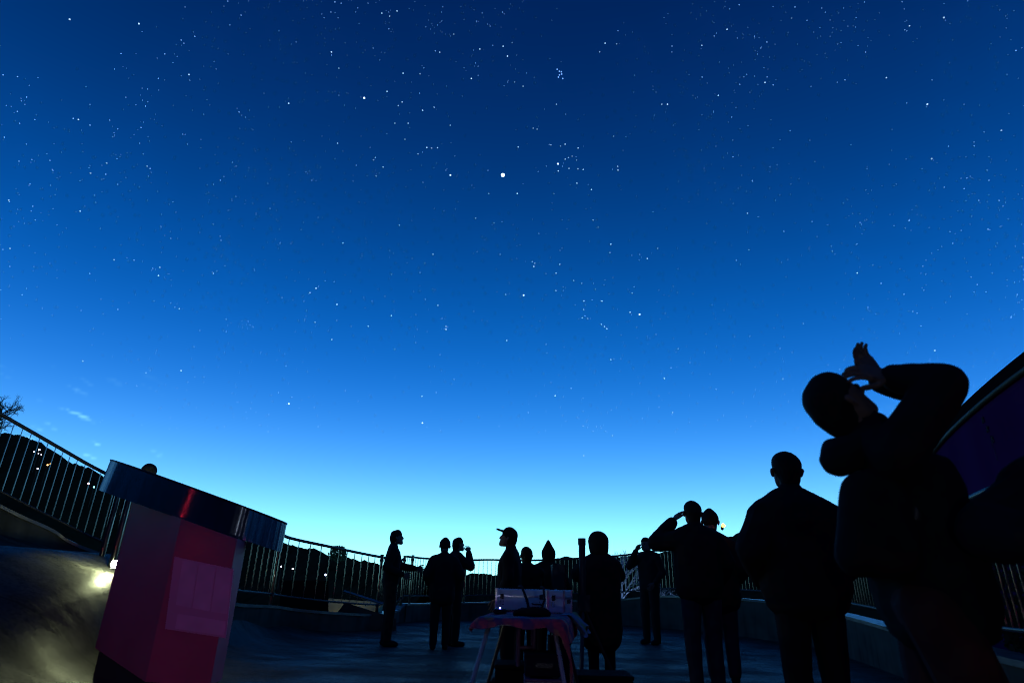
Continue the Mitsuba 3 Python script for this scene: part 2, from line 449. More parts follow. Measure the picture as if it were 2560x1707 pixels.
part(sl, 'housing', box(lc + [-.09, -.09, -.12], lc + [.09, .09, -.06]), 'lamp_housing')
lamp_mesh(sl, 'globe', sphere(lc, 0.05, 1), (26, 21, 7))

# ---------------------------------------------------------------- booth with the steel drum
d_tl, d_tm, d_tr = 5.98, 5.35, 5.30
TL, TM, TR, TRR = at(328, 1264, d_tl), at(450, 1311, d_tm), at(590, 1363, d_tr), at(614, 1368, 5.62)
back_l, back_r = at(356, 1270, 6.6), at(606, 1366, 6.2)
bk = thing('pedestal_booth', 'pink and purple lit pedestal booth under a steel drum', 'booth')
corners = np.array([c[:2] for c in (TL, TM, TR, TRR, back_r, back_l)])
tops = np.array([c[2] + .05 for c in (TL, TM, TR, TRR, back_r, back_l)])
g_low = ground(corners[:, 0], corners[:, 1])
part(bk, 'body', prism(corners, tops, g_low + np.array([.19, .16, .16, .16, .16, .16])), 'booth_paint')
cc = corners.mean(0)
part(bk, 'plinth', prism(cc + (corners - cc) * 0.93, g_low + 0.2, g_low - 0.4), 'plinth_black')
# window-like reflection on the front face, painted as thin pale plates
fe1, fe3 = unit((TR - TM) * [1, 1, 0]), np.array([0, 0, 1.0])
fn = unit(np.cross(fe1, fe3))
if fn[1] > 0: fn = -fn
flen = np.linalg.norm((TR - TM)[:2])


def face_at(px, py):
    r = ray(px, py)
    t = np.dot(TM - CAM, fn) / np.dot(r, fn)
    return CAM + r * t


def reflected_pane(px, off, name, label=None):
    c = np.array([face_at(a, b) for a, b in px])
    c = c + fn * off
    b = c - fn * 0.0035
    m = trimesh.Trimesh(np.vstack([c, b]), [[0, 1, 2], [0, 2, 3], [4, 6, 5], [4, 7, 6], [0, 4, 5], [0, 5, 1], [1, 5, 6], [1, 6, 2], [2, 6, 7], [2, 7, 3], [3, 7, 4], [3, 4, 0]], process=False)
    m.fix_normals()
    part(bk, name, m, 'reflected_pane_paint' if name == 'reflected_pane' else 'reflected_window_paint', label=label)


reflected_pane([(437, 1391), (585, 1422), (565, 1594), (413, 1571)], 0.004, 'reflected_window', 'painted window reflection on the front of the booth')
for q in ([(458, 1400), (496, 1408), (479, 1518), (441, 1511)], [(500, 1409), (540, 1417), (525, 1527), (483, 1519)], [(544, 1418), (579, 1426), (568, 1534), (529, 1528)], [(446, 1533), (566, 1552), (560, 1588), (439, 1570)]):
    reflected_pane(q, 0.0085, 'reflected_pane')

# drum: an oval band of steel that leans with the bank
dk = thing('steel_drum', 'wide curved stainless steel drum on top of the booth', 'drum')
DD = 5.95
pl0, pl1, pr0, pr1 = at(247, 1224, DD), at(277, 1150, DD), at(703, 1379, DD), at(716, 1309, DD)
cb, ct = (pl0 + pr0) / 2, (pl1 + pr1) / 2
eb, et = (pr0 - pl0) / 2, (pr1 - pl1) / 2
th = np.linspace(0, 2 * np.pi, 481)
rip = 1 + 0.007 * (meshkit.fbm(np.stack([th * 5, th * 0, th * 0], -1), 3, 21) - 0.5) + 0.0040 * 2.2 * (meshkit.noise(np.stack([th * 24, th * 0, th * 0 + 4], -1), 8) - 0.5) * np.clip(np.cos(th) * 1.4 + .1, 0.05, 1)
rip[-1] = rip[0]
DEPTH = np.array([cb[0] / DD * 0.5, 0.5, 0.05])
ring = lambda c, e, s=1.0: c + (np.cos(th) * rip * s)[:, None] * e + (np.sin(th) * rip * s)[:, None] * DEPTH
uvb = np.stack([np.tile(th / (2 * np.pi), 3), np.repeat([0, .5, 1.0], len(th))], 1)
part(dk, 'band', strip([ring(cb, eb), ring(cb * .5 + ct * .5, (eb + et) / 2), ring(ct, et)]), 'drum_steel', True, uv=uvb)
inner = lambda c, e: np.vstack([ring(c, e * 0.985)])
cap = lambda c, e, name, mat: part(dk, name, cat([strip([ring(c, e), ring(c, e, 0.9)]), strip([ring(c, e, .9), np.repeat(c[None], len(th), 0)])]), mat)
cap(cb + (ct - cb) * 0.004, eb * .996, 'underside', 'building_dark')
cap(ct - (ct - cb) * 0.004, et * .996, 'lid', 'building_dark')
part(dk, 'rim', tube(ring(ct, et), 0.008, 6, False), 'dark_rail', True)

# floodlight on a post beside the booth
fk = thing('gate_post', 'bright steel gate post left of the booth carrying a floodlight', 'post')
p0, p1 = at(274, 1432, 7.7), at(310, 1262, 7.7)
part(fk, 'pole', tube([[p0[0], p0[1], p0[2] - .3], [p0[0], p0[1], p0[2] + 1.15]], 0.036, 14), 'steel', 40)
fl = thing('floodlight', 'glaring white floodlight low beside the booth edge', 'floodlight')
lc = at(288, 1409, 7.3)
part(fl, 'bracket', tube([lc + [-.03, .24, .10], lc + [.08, .04, .04]], 0.012, 8), 'steel', True)
hm = box([-.055, -.006, -.06], [.055, .006, .06])
hm = cat([hm, box([-.045, .006, -.045], [.045, .06, .045])])
hm.apply_transform(frame(lc + [.05, .05, 0], unit([-.7, .7, 0]), unit([.7, .7, 0]), [0, 0, 1]))
part(fl, 'housing', hm, 'lamp_housing')
lamp_mesh(fl, 'bulb', sphere(lc, 0.045, 2), (430, 475, 250), 3.0)
pk = thing('end_post', 'steel end post of the left railing beside the gate post', 'post')
p0 = at(255, 1386, 8.2)
part(pk, 'pole', tube([p0 - [0, 0, .2], p0 + [0, 0, 1.0]], 0.034, 14), 'steel', 40)
part(pk, 'cap', tube([p0 + [0, 0, 1.0], p0 + [0, 0, 1.03]], 0.042, 14), 'dark_rail', 40)

# ---------------------------------------------------------------- observatory building on the right and behind the camera
plan = np.array([[12.5, 17.5], [9.6, 14.2], [7.75, 11.0], [6.6, 8.6], [5.75, 6.4], [5.0, 3.8], [4.6, 1.0], [4.2, -1.6], [2.8, -3.8], [0, -5.2], [-4, -6.2], [-9, -6.6], [-14, -5.5], [-19, -2.5], [-22, 3], [-23.5, 9]])  # left wrap added, unseen, to keep the sky out of the drum
zt = at(2560, 915, 6.6)[2]
from scipy.interpolate import PchipInterpolator
Lp = np.r_[0, np.cumsum(np.linalg.norm(np.diff(plan, axis=0), axis=1))]
pl = PchipInterpolator(Lp, plan)(np.linspace(0, Lp[-1], 120))
bd = thing('observatory_building', 'curved purple lit building wall with a dark roof rim at the right edge', 'building')
zz = lambda h: np.c_[pl, np.full(len(pl), h)]
part(bd, 'wall', strip([zz(-2.0), zz(1.0), zz(zt)]), 'building_wall', True)
outp = offset_line(zz(0), -0.05)[:, :2]
if np.linalg.norm(outp[30] - [0, 5]) > np.linalg.norm(pl[30] - [0, 5]): outp = offset_line(zz(0), 0.05)[:, :2]
rimz = lambda p, h: np.c_[p, np.full(len(p), h)]
zt -= 0.15
inn = 2 * pl - outp
part(bd, 'roof_rim', strip([rimz(pl, zt - .02), rimz(outp, zt - 0.02), rimz(outp, zt + 0.11), rimz(inn, zt + 0.11), rimz(inn + (inn - pl) * 80, zt + 0.11)]), 'building_dark')
part(bd, 'gutter', tube(rimz(outp * .5 + pl * .5, zt - 0.05), 0.035, 8), 'gutter_metal', True)
# upper storey behind the camera, added out of view to block sky glow
up_plan = pl + (inn - pl) * 24
part(bd, 'added_upper_storey', strip([rimz(up_plan[48:], zt + 0.1), rimz(up_plan[48:], zt + 5.5)]), 'building_dark')
# lettering down the wall: three blocky characters, then a line of small ones
s_all = np.linspace(0, Lp[-1], 400)
fpl = PchipInterpolator(Lp, plan)


def wall_hit(px, py):
    r = ray(px, py)
    best = None
    for s in np.linspace(Lp[2], Lp[6], 500):
        p = fpl(s)
        a = r[:2]
        if abs(p[0] * a[1] - p[1] * a[0]) < 0.02 * np.linalg.norm(p) and np.dot(p, a) > 0:
            t = np.dot(p, a) / np.dot(a, a)
            best = (s, CAM[2] + r[2] * t)
            break
    return best


def wall_frame(s):
    p, t = fpl(s), unit(fpl(s + 0.05) - fpl(s - 0.05))
    n = np.array([-t[1], t[0]])
    if np.dot(n, [-1, 0]) < 0: n = -n
    return p, t, n


glyphs = [[(0, 9, 10, 9), (0, 5, 10, 5), (5, 9, 5, 5), (5, 5, 1, 0), (5, 5, 9, 0)],
          [(5, 11, 5, 9), (0, 8, 10, 8), (2, 8, 9, 0), (8, 8, 1, 0)],
          [(5, 11, 2, 7), (2, 7, 9, 7), (8, 9, 9, 7), (2, 5, 9, 5), (2, 5, 2, 0), (9, 5, 9, 0), (2, 0, 9, 0)]]
sg = thing('wall_lettering', 'dark vertical lettering on the purple building wall', 'lettering')


def stroke_mesh(s0, z0, size, strokes, w):
    p, t, n = wall_frame(s0)
    tt = t if (np.dot(t, [0, -1]) > 0) else -t
    out = []
    for a, b, c, d in strokes:
        A = np.array([*(p + n * 0.012 + tt * (a - 5) / 10 * size), z0 + (b - 5) / 10 * size])
        B = np.array([*(p + n * 0.012 + tt * (c - 5) / 10 * size), z0 + (d - 5) / 10 * size])
        out.append(tube([A, B], w, 4))
    return cat(out)


for (px, py), g in zip([(2497, 1045), (2508, 1068), (2519, 1094)], glyphs):
    h = wall_hit(px, py)
    if h: part(sg, 'character', stroke_mesh(h[0], h[1], 0.075, g, 0.0075), 'letter_dark')
small = []
for i in range(15):
    h = wall_hit(2520 + 0.42 * i * 2.6 * .9, 1106 + i * 2.9)
    if h: small.append(stroke_mesh(h[0], h[1], 0.011, [(0, 9, 10, 9), (0, 3, 10, 3)] if i % 3 else [(0, 0, 0, 10), (0, 5, 9, 5)], 0.003))
if small: part(sg, 'small_lettering', cat(small), 'letter_dark')

# ---------------------------------------------------------------- people
K = lambda r, c, seg=12: Man.sphere(r, seg).translate(tuple(map(float, c)))


def bone(a, b, ra, rb, seg=12):
    return Man.batch_hull([K(ra, a, seg), K(rb, b, seg)])


def union(parts):
    return Man.batch_boolean(parts, m3.OpType.Add)


def soft(man, length, it=8, wr=0.0, seed=0):
    m = tm(man.refine_to_length(length))
    m.merge_vertices()
    trimesh.smoothing.filter_taubin(m, iterations=it)
    if wr:
        v = m.vertices
        n = (meshkit.fbm(v * [9, 9, 5], 3, seed) - 0.5) * 2 * wr
        m.vertices = v + m.vertex_normals * n[:, None]
    return m


def hand_parts(w, d, n, side, k, curl=0.35):
    """Palm, four fingers and a thumb at wrist w. d: direction of the fingers, n: the palm's normal, side: where the thumb is."""
    d, n = unit(d), unit(n)
    s = unit(np.cross(d, n)) * side
    out = [Man.batch_hull([K(.014 * k, w + d * a * k + s * b * k, 8) for a, b in ((.0, -.018), (.0, .018), (.085, -.034), (.085, .034), (.05, .036))])]
    for i, (b, ln) in enumerate(((.033, .070), (.011, .080), (-.011, .074), (-.032, .058))):
        p = w + d * .082 * k + s * b * k
        dd = unit(d + s * b * 1.5)
        for j, fr in enumerate((.45, .32, .23)):
            dd = unit(dd * math.cos(curl * (.6 + .4 * j)) + n * math.sin(curl * (.6 + .4 * j)))
            q = p + dd * ln * fr * k
            out.append(bone(p, q, (.0092 - .0008 * j) * k, (.0086 - .0008 * j) * k, 8))
            p = q
    p = w + d * .025 * k + s * .026 * k
    for ln, dd in ((.042, unit(s * .8 + d * .75 + n * .2)), (.032, unit(s * .35 + d + n * .3)), (.026, unit(s * .1 + d + n * .45))):
        q = p + dd * ln * k
        out.append(bone(p, q, .0115 * k, .010 * k, 8))
        p = q
    return out


def skull(c, k, tilt, turn=0.0, seg=16):
    """Head pieces about centre c (facing +y, tilted back by tilt, turned by turn)."""
    ct, st, cu, su = math.cos(tilt), math.sin(tilt), math.cos(turn), math.sin(turn)
    R = np.array([[cu, -su, 0], [su, cu, 0], [0, 0, 1]]) @ np.array([[1, 0, 0], [0, ct, -st], [0, st, ct]])
    P = lambda x, y, z: np.asarray(c) + R @ (np.array([x, y, z]) * k)
    head = Man.batch_hull([K(.078 * k, P(0, .012, .028), seg), K(.074 * k, P(0, -.022, .030), seg), K(.055 * k, P(0, .028, -.025), seg), K(.030 * k, P(0, .068, -.082), seg), K(.034 * k, P(.03, .02, -.065), seg), K(.034 * k, P(-.03, .02, -.065), seg)])
    nose = Man.batch_hull([K(.008 * k, P(0, .088, .018), 8), K(.013 * k, P(0, .104, -.022), 8), K(.010 * k, P(.010, .090, -.026), 8), K(.010 * k, P(-.010, .090, -.026), 8)])
    brow = Man.batch_hull([K(.010 * k, P(x, .080 - abs(x) * .3, .026), 8) for x in (-.045, 0, .045)])
    lips = Man.batch_hull([K(.008 * k, P(x, .092 - abs(x) * .5, -.052), 8) for x in (-.018, 0, .018)])
    ears = [Man.batch_hull([K(.012 * k, P(s * .083, -.006, .012), 8), K(.010 * k, P(s * .085, -.004, -.022), 8), K(.011 * k, P(s * .092, -.016, .008), 8)]) for s in (-1, 1)]
    eyes = [K(.0125 * k, P(s * .030, .083, .006), 10) for s in (-1, 1)]
    return [head, nose, brow, lips, *ears], eyes, R, P


def person(label, foot, heading, H, pose=None, head='hair', tilt=0.25, turn=0.0, jacket='cloth_black', trousers='cloth_black', cover='hair_black', bulk=1.0,
           detail=0.03, joints=None, skirt=0.0, group=None, hood=None, extra=None):
    """Adds a clothed person: a continuous body with face and five-fingered hands, jacket, trousers, shoes and hair, cap or hood as children."""
    k = H / 1.70
    J = dict(ank_l=(-.10, 0, .09), ank_r=(.10, 0.02, .09), kn_l=(-.10, .02, .48), kn_r=(.10, .03, .48), hip_l=(-.09, 0, .90), hip_r=(.09, 0, .90), pel=(0, 0, .95), waist=(0, 0, 1.08), chest=(0, .01, 1.27),
             neck=(0, .0, 1.42), sh_l=(-.18, 0, 1.385), sh_r=(.18, 0, 1.385), el_l=(-.25, -.03, 1.12), el_r=(.25, -.03, 1.12), wr_l=(-.24, .09, .90), wr_r=(.24, .09, .90), head=(0, .035, 1.575))
    ups = {'down': {}, 'pockets': dict(el_l=(-.29, -.07, 1.11), el_r=(.29, -.07, 1.11), wr_l=(-.19, .10, .95), wr_r=(.19, .10, .95)),
           'phone': dict(el_l=(-.24, .08, 1.13), el_r=(.24, .08, 1.13), wr_l=(-.08, .30, 1.25), wr_r=(.08, .30, 1.25)),
           'face_l': dict(el_l=(-.36, .12, 1.30), wr_l=(-.18, .14, 1.50), el_r=(.27, -.03, 1.12), wr_r=(.22, .12, .95)),
           'face': dict(el_r=(.30, .16, 1.22), wr_r=(.10, .20, 1.46), el_l=(-.27, -.03, 1.12), wr_l=(-.20, .12, .95)),
           'reach': dict(el_r=(.26, .14, 1.20), wr_r=(.20, .40, 1.22), el_l=(-.26, .14, 1.20), wr_l=(-.14, .40, 1.24)),
           'rail': dict(el_r=(.24, -.10, 1.12), wr_r=(.20, .16, 1.02), el_l=(-.22, .16, 1.15), wr_l=(-.16, .40, 1.12))}
    if pose: J.update(ups[pose])
    if joints and joints.get('world'):
        ch, sh = math.cos(heading), math.sin(heading)
        for a, b in joints.items():
            if a == 'world': continue
            if a.startswith('palm'):
                J[a] = np.array(b, float) / k
                continue
            v = np.asarray(b) - (0 if a.startswith('fing') else foot)
            J[a] = np.array([ch * v[0] + sh * v[1], -sh * v[0] + ch * v[1], v[2]]) / k
    elif joints: J.update(joints)
    J = {a: np.array(b, float) * k for a, b in J.items()}
    ch, sh = math.cos(heading), math.sin(heading)
    M = frame(foot, [ch, sh, 0], [-sh, ch, 0], [0, 0, 1])
    name = thing('person', label, 'person', group)
    put = lambda n, m, mat, smooth=True, lab=None: part(name, n, m.apply_transform(M) or m, mat, smooth, lab)
    ver = lambda m: m.copy()

    def add(n, m, mat, lab=None, smooth=True):
        m = m.copy()
        m.apply_transform(M)
        part(name, n, m, mat, smooth, lab)
    dz = np.array([0, 0, (.022 + .16 * (bulk - 1)) * k])
    if not joints:
        J['sh_l'], J['sh_r'] = J['sh_l'] - dz, J['sh_r'] - dz
    pieces, eyes, R, P = skull(J['head'], k, tilt, turn)
    b = [*pieces, bone(J['neck'], J['head'] + [0, -.01, -.02], .052 * k, .055 * k),
         Man.batch_hull([K(.06 * k, J['sh_l']), K(.06 * k, J['sh_r']), K(.05 * k, J['neck']), K(.10 * k, J['chest'])]),
         Man.batch_hull([K(.10 * k, J['chest'] + [s * .05, 0, 0]) for s in (-1, 1)] + [K(.09 * k, J['waist'] + [s * .04, 0, 0]) for s in (-1, 1)] + [K(.10 * k, J['pel'] + [s * .05, 0, 0]) for s in (-1, 1)])]
    for s in 'lr':
        b += [bone(J['sh_' + s], J['el_' + s], .046 * k, .038 * k), bone(J['el_' + s], J['wr_' + s], .037 * k, .026 * k),
              bone(J['hip_' + s], J['kn_' + s], .080 * k, .052 * k), bone(J['kn_' + s], J['ank_' + s], .050 * k, .036 * k),
              Man.batch_hull([K(.034 * k, J['ank_' + s] + [0, -.02, -.04]), K(.026 * k, J['ank_' + s] + [0, .13, -.055])])]
        dirn = J['wr_' + s] - J['el_' + s]
        nrm = J.get('palm_' + s, np.array([-1.0 if s == 'r' else 1.0, .2, 0]))
        b += hand_parts(J['wr_' + s] + unit(dirn) * .01, J.get('fing_' + s, dirn), nrm, 1 if s == 'r' else -1, k)
    fine = min(detail, .02)
    body = soft(union(b), fine if detail <= .02 else detail * .8, 4)
    add('body', body, 'skin')
    add('body__eyes', cat([tm(e) for e in eyes]), 'hair_black')
    B = bulk
    jk = [Man.batch_hull([K(.076 * B * k, J['sh_l']), K(.076 * B * k, J['sh_r']), K(.080 * k, J['neck'] + [0, -.01, -.0]), K(.135 * B * k, J['chest'])]),
          Man.batch_hull([K(.125 * B * k, J['chest'] + [s * .07, 0, 0]) for s in (-1, 1)] + [K(.120 * B * k, J['waist'] + [s * .07, 0, 0]) for s in (-1, 1)] + [K(.125 * B * k, J['pel'] + [s * .07, 0, -.05 - skirt]) for s in (-1, 1)]),
          bone(J['neck'] + [0, -.01, -.05], J['neck'] + [0, .0, .035], .08 * k, .072 * k)]
    for s in 'lr':
        d = J['wr_' + s] - J['el_' + s]
        jk += [bone(J['sh_' + s], J['el_' + s], .074 * B * k, .066 * B * k), bone(J['el_' + s], J['wr_' + s] - unit(d) * .01, .066 * B * k, .047 * B * k)]
    add('jacket', soft(union(jk), detail, 5, .015, int(abs(foot[0]) * 97) + 1), jacket)
    tr = []
    for s in 'lr':
        tr += [bone(J['hip_' + s], J['kn_' + s], .105 * k, .078 * k), bone(J['kn_' + s], J['ank_' + s] + [0, 0, .0], .076 * k, .062 * k)]
    tr += [Man.batch_hull([K(.115 * k, J['pel'] + [s * .06, 0, -.03]) for s in (-1, 1)] + [K(.10 * k, J['hip_' + s_]) for s_ in 'lr'])]
    add('trousers', soft(union(tr), detail, 5, .007, 5), trousers)
    for s in 'lr':
        a = J['ank_' + s]
        add('shoe', soft(Man.batch_hull([K(.046 * k, a + [0, -.03, -.045]), K(.044 * k, a + [0, .06, -.05]), K(.036 * k, a + [0, .145, -.058])]), max(detail * .7, .02), 4), 'cloth_black')
    if head in ('hair', 'long', 'bun'):
        hr = [K(.085 * k, P(0, -.018, .040), 18), K(.079 * k, P(0, .012, .052), 18), K(.07 * k, P(0, -.045, .0), 14), K(.06 * k, P(0, -.05, -.05), 12)]
        cut = [Man.batch_hull(hr)]
        if head == 'long': cut.append(Man.batch_hull([K(.07 * k, P(0, -.05, .0), 12), K(.055 * k, P(.035, -.055, -.12), 10), K(.055 * k, P(-.035, -.055, -.12), 10)]))
        if head == 'bun': cut.append(K(.042 * k, P(0, -.105, .085), 12))
        add('hair', soft(union(cut), max(.010, detail * .4), 3, .010, 3), cover)
    elif head == 'cap':
        add('cap', soft(union([Man.batch_hull([K(.092 * k, P(0, -.012, .045), 18), K(.088 * k, P(0, .010, .055), 18)]), Man.batch_hull([K(.012 * k, P(x, y, .065), 8) for x, y in ((-.07, .08), (.07, .08), (-.05, .165), (.05, .165))])]), .02, 3), cover)
        add('hair', soft(Man.batch_hull([K(.08 * k, P(0, -.03, .0), 14), K(.06 * k, P(0, -.045, -.05), 12)]), .025, 3, .003), 'hair_black')
    elif head == 'beanie':
        add('hat', soft(Man.batch_hull([K(.094 * k, P(0, -.012, .038), 18), K(.088 * k, P(0, .006, .052), 18), K(.05 * k, P(0, -.02, .105), 12)]), .02, 3, .004), cover)
    elif head == 'pointed':
        add('hood', soft(Man.batch_hull([K(.108 * k, P(0, -.02, .01), 16), K(.095 * k, P(0, -.03, -.06), 14), K(.02 * k, P(0, -.035, .19), 8)]), .02, 3, .004), cover)
    elif head == 'hood':
        add('hood', soft(Man.batch_hull([K(.135 * k, P(0, -.03, .02), 18), K(.125 * k, P(0, -.03, -.07), 16), K(.12 * k, P(0, -.01, .04), 16)]), .025, 4, .008), cover)
    if hood is not None:
        add('hood', soft(hood(k), .02, 4, .006), jacket)
    return name, M, k


def stand(px, py, d, H=None):
    """Foot point and height of a person whose head top is seen at a pixel."""
    p = at(px, py, d)
    z = float(ground(p[0], p[1]))
    return np.array([p[0], p[1], z]), p[2] - z


BACK, RIGHTW, LEFTW, TOWARD = 0.0, -math.pi / 2, math.pi / 2, math.pi
f, H = stand(988, 1324, 10.6)
person('person in profile leaning against the railing right of the booth, head lifted', f, RIGHTW + 0.25, H, 'rail', 'hair', 0.15, trousers='cloth_brown')
f, H = stand(1114, 1346, 10.3)
person('person in a long dark coat, left one of the pair at the far railing', f, BACK + 0.2, H, 'pockets', 'beanie', 0.1, cover='cloth_black', bulk=1.15, skirt=.12)
f, H = stand(1142, 1343, 10.9)
person('person with a thick collar, right one of the pair at the far railing', f, RIGHTW + .5, H, 'face', 'hair', 0.2, bulk=1.1)
f, H = stand(1279, 1320, 6.9)
person('person in a peaked cap facing left behind the table', f, LEFTW - .2, H, 'down', 'cap', 0.30, cover='cloth_black', bulk=1.05)
f, H = stand(1318, 1366, 7.3)
person('child with bare head beside the person in the peaked cap', f, BACK + .3, H, 'reach', 'hair', 0.2, bulk=1.1)
f, H = stand(1371, 1362, 7.8)
person('child in a pointed hood behind the aluminium cases', f, BACK - .2, H, 'pockets', 'pointed', 0.1, cover='cloth_black', bulk=1.1)
f, H = stand(1496, 1333, 7.3)
person('bulky person in a round hood bending at the telescope', f, BACK, H, 'reach', 'hood', -.1, cover='cloth_black', bulk=1.46, skirt=.36)
f, H = stand(1617, 1343, 12.2)
person('slim far person standing at the railing right of the telescope', f, LEFTW + .7, H, 'face', 'hair', 0.1)
f, H = stand(1731, 1250, 6.5)
person('broad person holding a hand to the left ear, left of the orange light', f, BACK, H, 'face_l', 'hair', 0.1, trousers='denim', bulk=1.3, detail=.025)
f, H = stand(1773, 1275, 7.4)
person('shorter person next to the orange light', f, BACK - .3, H, 'pockets', 'beanie', 0.05, cover='cloth_black', trousers='denim', bulk=1.42, skirt=.1)
f, H = stand(1963, 1126, 3.9)
person('tall broad person seen from behind, right of the orange light', f, BACK - .1, H, 'pockets', 'hair', 0.12, bulk=1.46, detail=.02)
f, H = stand(376, 1162, 8.4)
person('person hidden behind the steel drum, only the dark head showing', f, BACK + .9, H, 'down', 'hood', 0.1, cover='cloth_black')

# the big person at the right, in profile, leaning back with a hand at the brow
DA = 2.05
W = lambda px, py, dd=0.0: at(px, py, DA + dd)
foot = np.array([W(2322, 1500)[0] - .02, DA, 0.0])
jA = dict(world=True, fing_r=W(2120, 925) - W(2222, 946), fing_l=W(2140, 880) - W(2202, 950), head=W(2098, 1012), neck=W(2178, 1098), chest=W(2262, 1225), waist=W(2305, 1370), pel=W(2328, 1480),
          sh_l=W(2228, 1142, .17), sh_r=W(2240, 1142, -.17), el_r=W(2355, 962, -.17), wr_r=W(2232, 944, -.08), el_l=W(2345, 985, .20), wr_l=W(2205, 948, .06), palm_r=(-.8, 0, -.6), palm_l=(1.0, .5, -.2),
          hip_l=W(2322, 1515, .09), hip_r=W(2336, 1520, -.09))
z_ = lambda p: p
for s, sx, y in (('l', -.02, .10), ('r', .05, -.10)):
    jA['kn_' + s] = np.array([jA['hip_l'][0] - .03 + sx, DA + y, .48])
    jA['ank_' + s] = np.array([jA['hip_l'][0] - .04 + sx, DA + y, .09])
ch, sh = math.cos(RIGHTW), math.sin(RIGHTW)
HA = 1.66
nameA, MA, kA = person('big person in profile at the right, leaning back with one hand raised to the brow', foot, RIGHTW, HA, None, 'hair', 0.75, trousers='cloth_wine', bulk=1.08, detail=.015, joints={**jA})
hoodm = soft(Man.batch_hull([K(.052, W(2092, 1135, .06)), K(.055, W(2095, 1150, -.06)), K(.05, W(2150, 1120, .08)), K(.05, W(2150, 1120, -.08)), K(.04, W(2082, 1125))]), .015, 6, .005)
part(nameA, 'hood', hoodm, 'cloth_black', True)
bp = thing('backpack', 'black backpack worn by the big person at the right', 'backpack')
part(bp, 'sack', soft(Man.batch_hull([K(.06, W(x, y, dd), 12) for x, y in ((2150, 1230), (2210, 1210), (2140, 1390), (2250, 1390)) for dd in (-.12, .12)]), .02, 5, .006), 'cloth_black', True)
part(bp, 'pocket', soft(Man.batch_hull([K(.035, W(x, y, dd), 10) for x, y in ((2124, 1310), (2150, 1310), (2122, 1400), (2150, 1400)) for dd in (-.09, .09)]), .02, 4), 'cloth_navy', True)
part(bp, 'strap', tube([W(2190, 1190, -.1), W(2240, 1130, -.14), W(2300, 1180, -.16), W(2290, 1300, -.15)], .018, 8), 'black_plastic', True)

# person cut by the right edge, elbow out
DO = 1.75
O = lambda px, py, dd=0.0: at(px, py, DO + dd)
fo = np.array([O(2860, 1463)[0], DO, 0.0])
jO = dict(world=True, head=O(2700, 1010), neck=O(2690, 1120), chest=O(2720, 1260), waist=O(2810, 1390), pel=O(2850, 1500), hip_l=O(2800, 1530), hip_r=O(2900, 1530),
          sh_l=O(2590, 1255), sh_r=O(2800, 1190), el_l=O(2470, 1325), wr_l=O(2580, 1345, -.16), el_r=O(2880, 1400), wr_r=O(2840, 1480, .1))
person('dark padded person cut off by the right edge, elbow out', fo, BACK + .15, 1.68, None, 'hair', 0.1, bulk=1.3, detail=.02, joints=jO)

# ---------------------------------------------------------------- table, cases and kit
TZ = 0.745


def on_table(px, py, z=TZ):
    r = ray(px, py)
    return CAM + r * ((z - CAM[2]) / r[2])


tk = thing('folding_table', 'folding table with splayed pale legs in the centre foreground', 'table')
c0, c1 = on_table(1192, 1545), on_table(1404, 1550)
dep = 1.0
c2, c3 = c1 + [0.16, dep, 0], c0 + [0.10, dep, 0]
part(tk, 'top', prism(np.array([c0, c1, c2, c3])[:, :2], TZ - .012, TZ - .035), 'leg_paint')
for a, pxb in ((c0 + [.075, .06, 0], (1176, 1712)), (c1 + [-.04, .08, 0], (1413, 1712))):
    b = at(*pxb, a[1] - 0.16)
    dirv = (b - a) / (b[2] - a[2])
    part(tk, 'leg', tube([a + [0, 0, -.03], a + dirv * (0.0 - a[2])], [.0135, .012], 10), 'leg_paint', True)
for a, o in ((c3 + [.08, -.1, 0], (-.2, .2)), (c2 + [-.08, -.1, 0], (.2, .2))):
    part(tk, 'leg', tube([a + [0, 0, -.03], np.array([a[0] + o[0], a[1] + o[1], 0])], [.014, .012], 10), 'tag_dark', True)
ck = thing('tablecloth', 'red flowered cloth spread over the folding table', 'tablecloth')


def cloth_mesh():
    nu, nv = 70, 60
    rows = []
    for v in np.linspace(-.05, 1.06, nv):
        row = []
        for u in np.linspace(-.10, 1.16, nu):
            uc, vc = np.clip(u, 0, 1), np.clip(v, 0, 1)
            p = (c0 * (1 - uc) + c1 * uc) * (1 - vc) + (c3 * (1 - uc) + c2 * uc) * vc
            L = .72
            ou, ov = (u - uc) * L, (v - vc) * 1.0
            hang = math.hypot(ou, ov)
            fold = .018 * math.sin(u * 42 + v * 13) + .012 * math.sin(v * 37 - u * 9)
            z = TZ + .006 + .004 * math.sin(u * 17) * math.sin(v * 11)
            q = np.array([p[0], p[1], z])
            q[0] += np.sign(ou) * min(abs(ou), .02 + abs(ou) * .25) + fold * min(1, hang * 12) * (1 if ov else .3)
            q[1] += np.sign(ov) * min(abs(ov), .015 + abs(ov) * .2) + fold * min(1, hang * 12) * (1 if ou else .3) * .6
            q[2] -= hang * (.95 + .25 * math.sin(u * 11 + 1)) * (1 + (2.2 * float(np.clip((u - .8) / .2, 0, 1)) if v < 0 else 0))
            row.append(q)
        rows.append(row)
    return strip(rows)


part(ck, 'cloth', cloth_mesh(), 'floral_cloth', True)
ck2 = thing('cloth', 'bluish cloth with a yellow patch hanging from the right end of the table', 'cloth')
e0, e1 = c1 * .5 + c2 * .5 + [.0, .0, .012], c2 + [.02, .06, .012]
rows = []
for v in np.linspace(0, 1, 22):
    rows.append([e0 * (1 - u) + e1 * u + np.array([-.05 + v * .17 + .012 * math.sin(u * 19 + 3 * v), 0, -max(0, v - .35) * (.17 + .05 * math.sin(u * 9))]) for u in np.linspace(0, 1, 26)])
part(ck2, 'drape', strip(rows), 'blue_cloth', True)


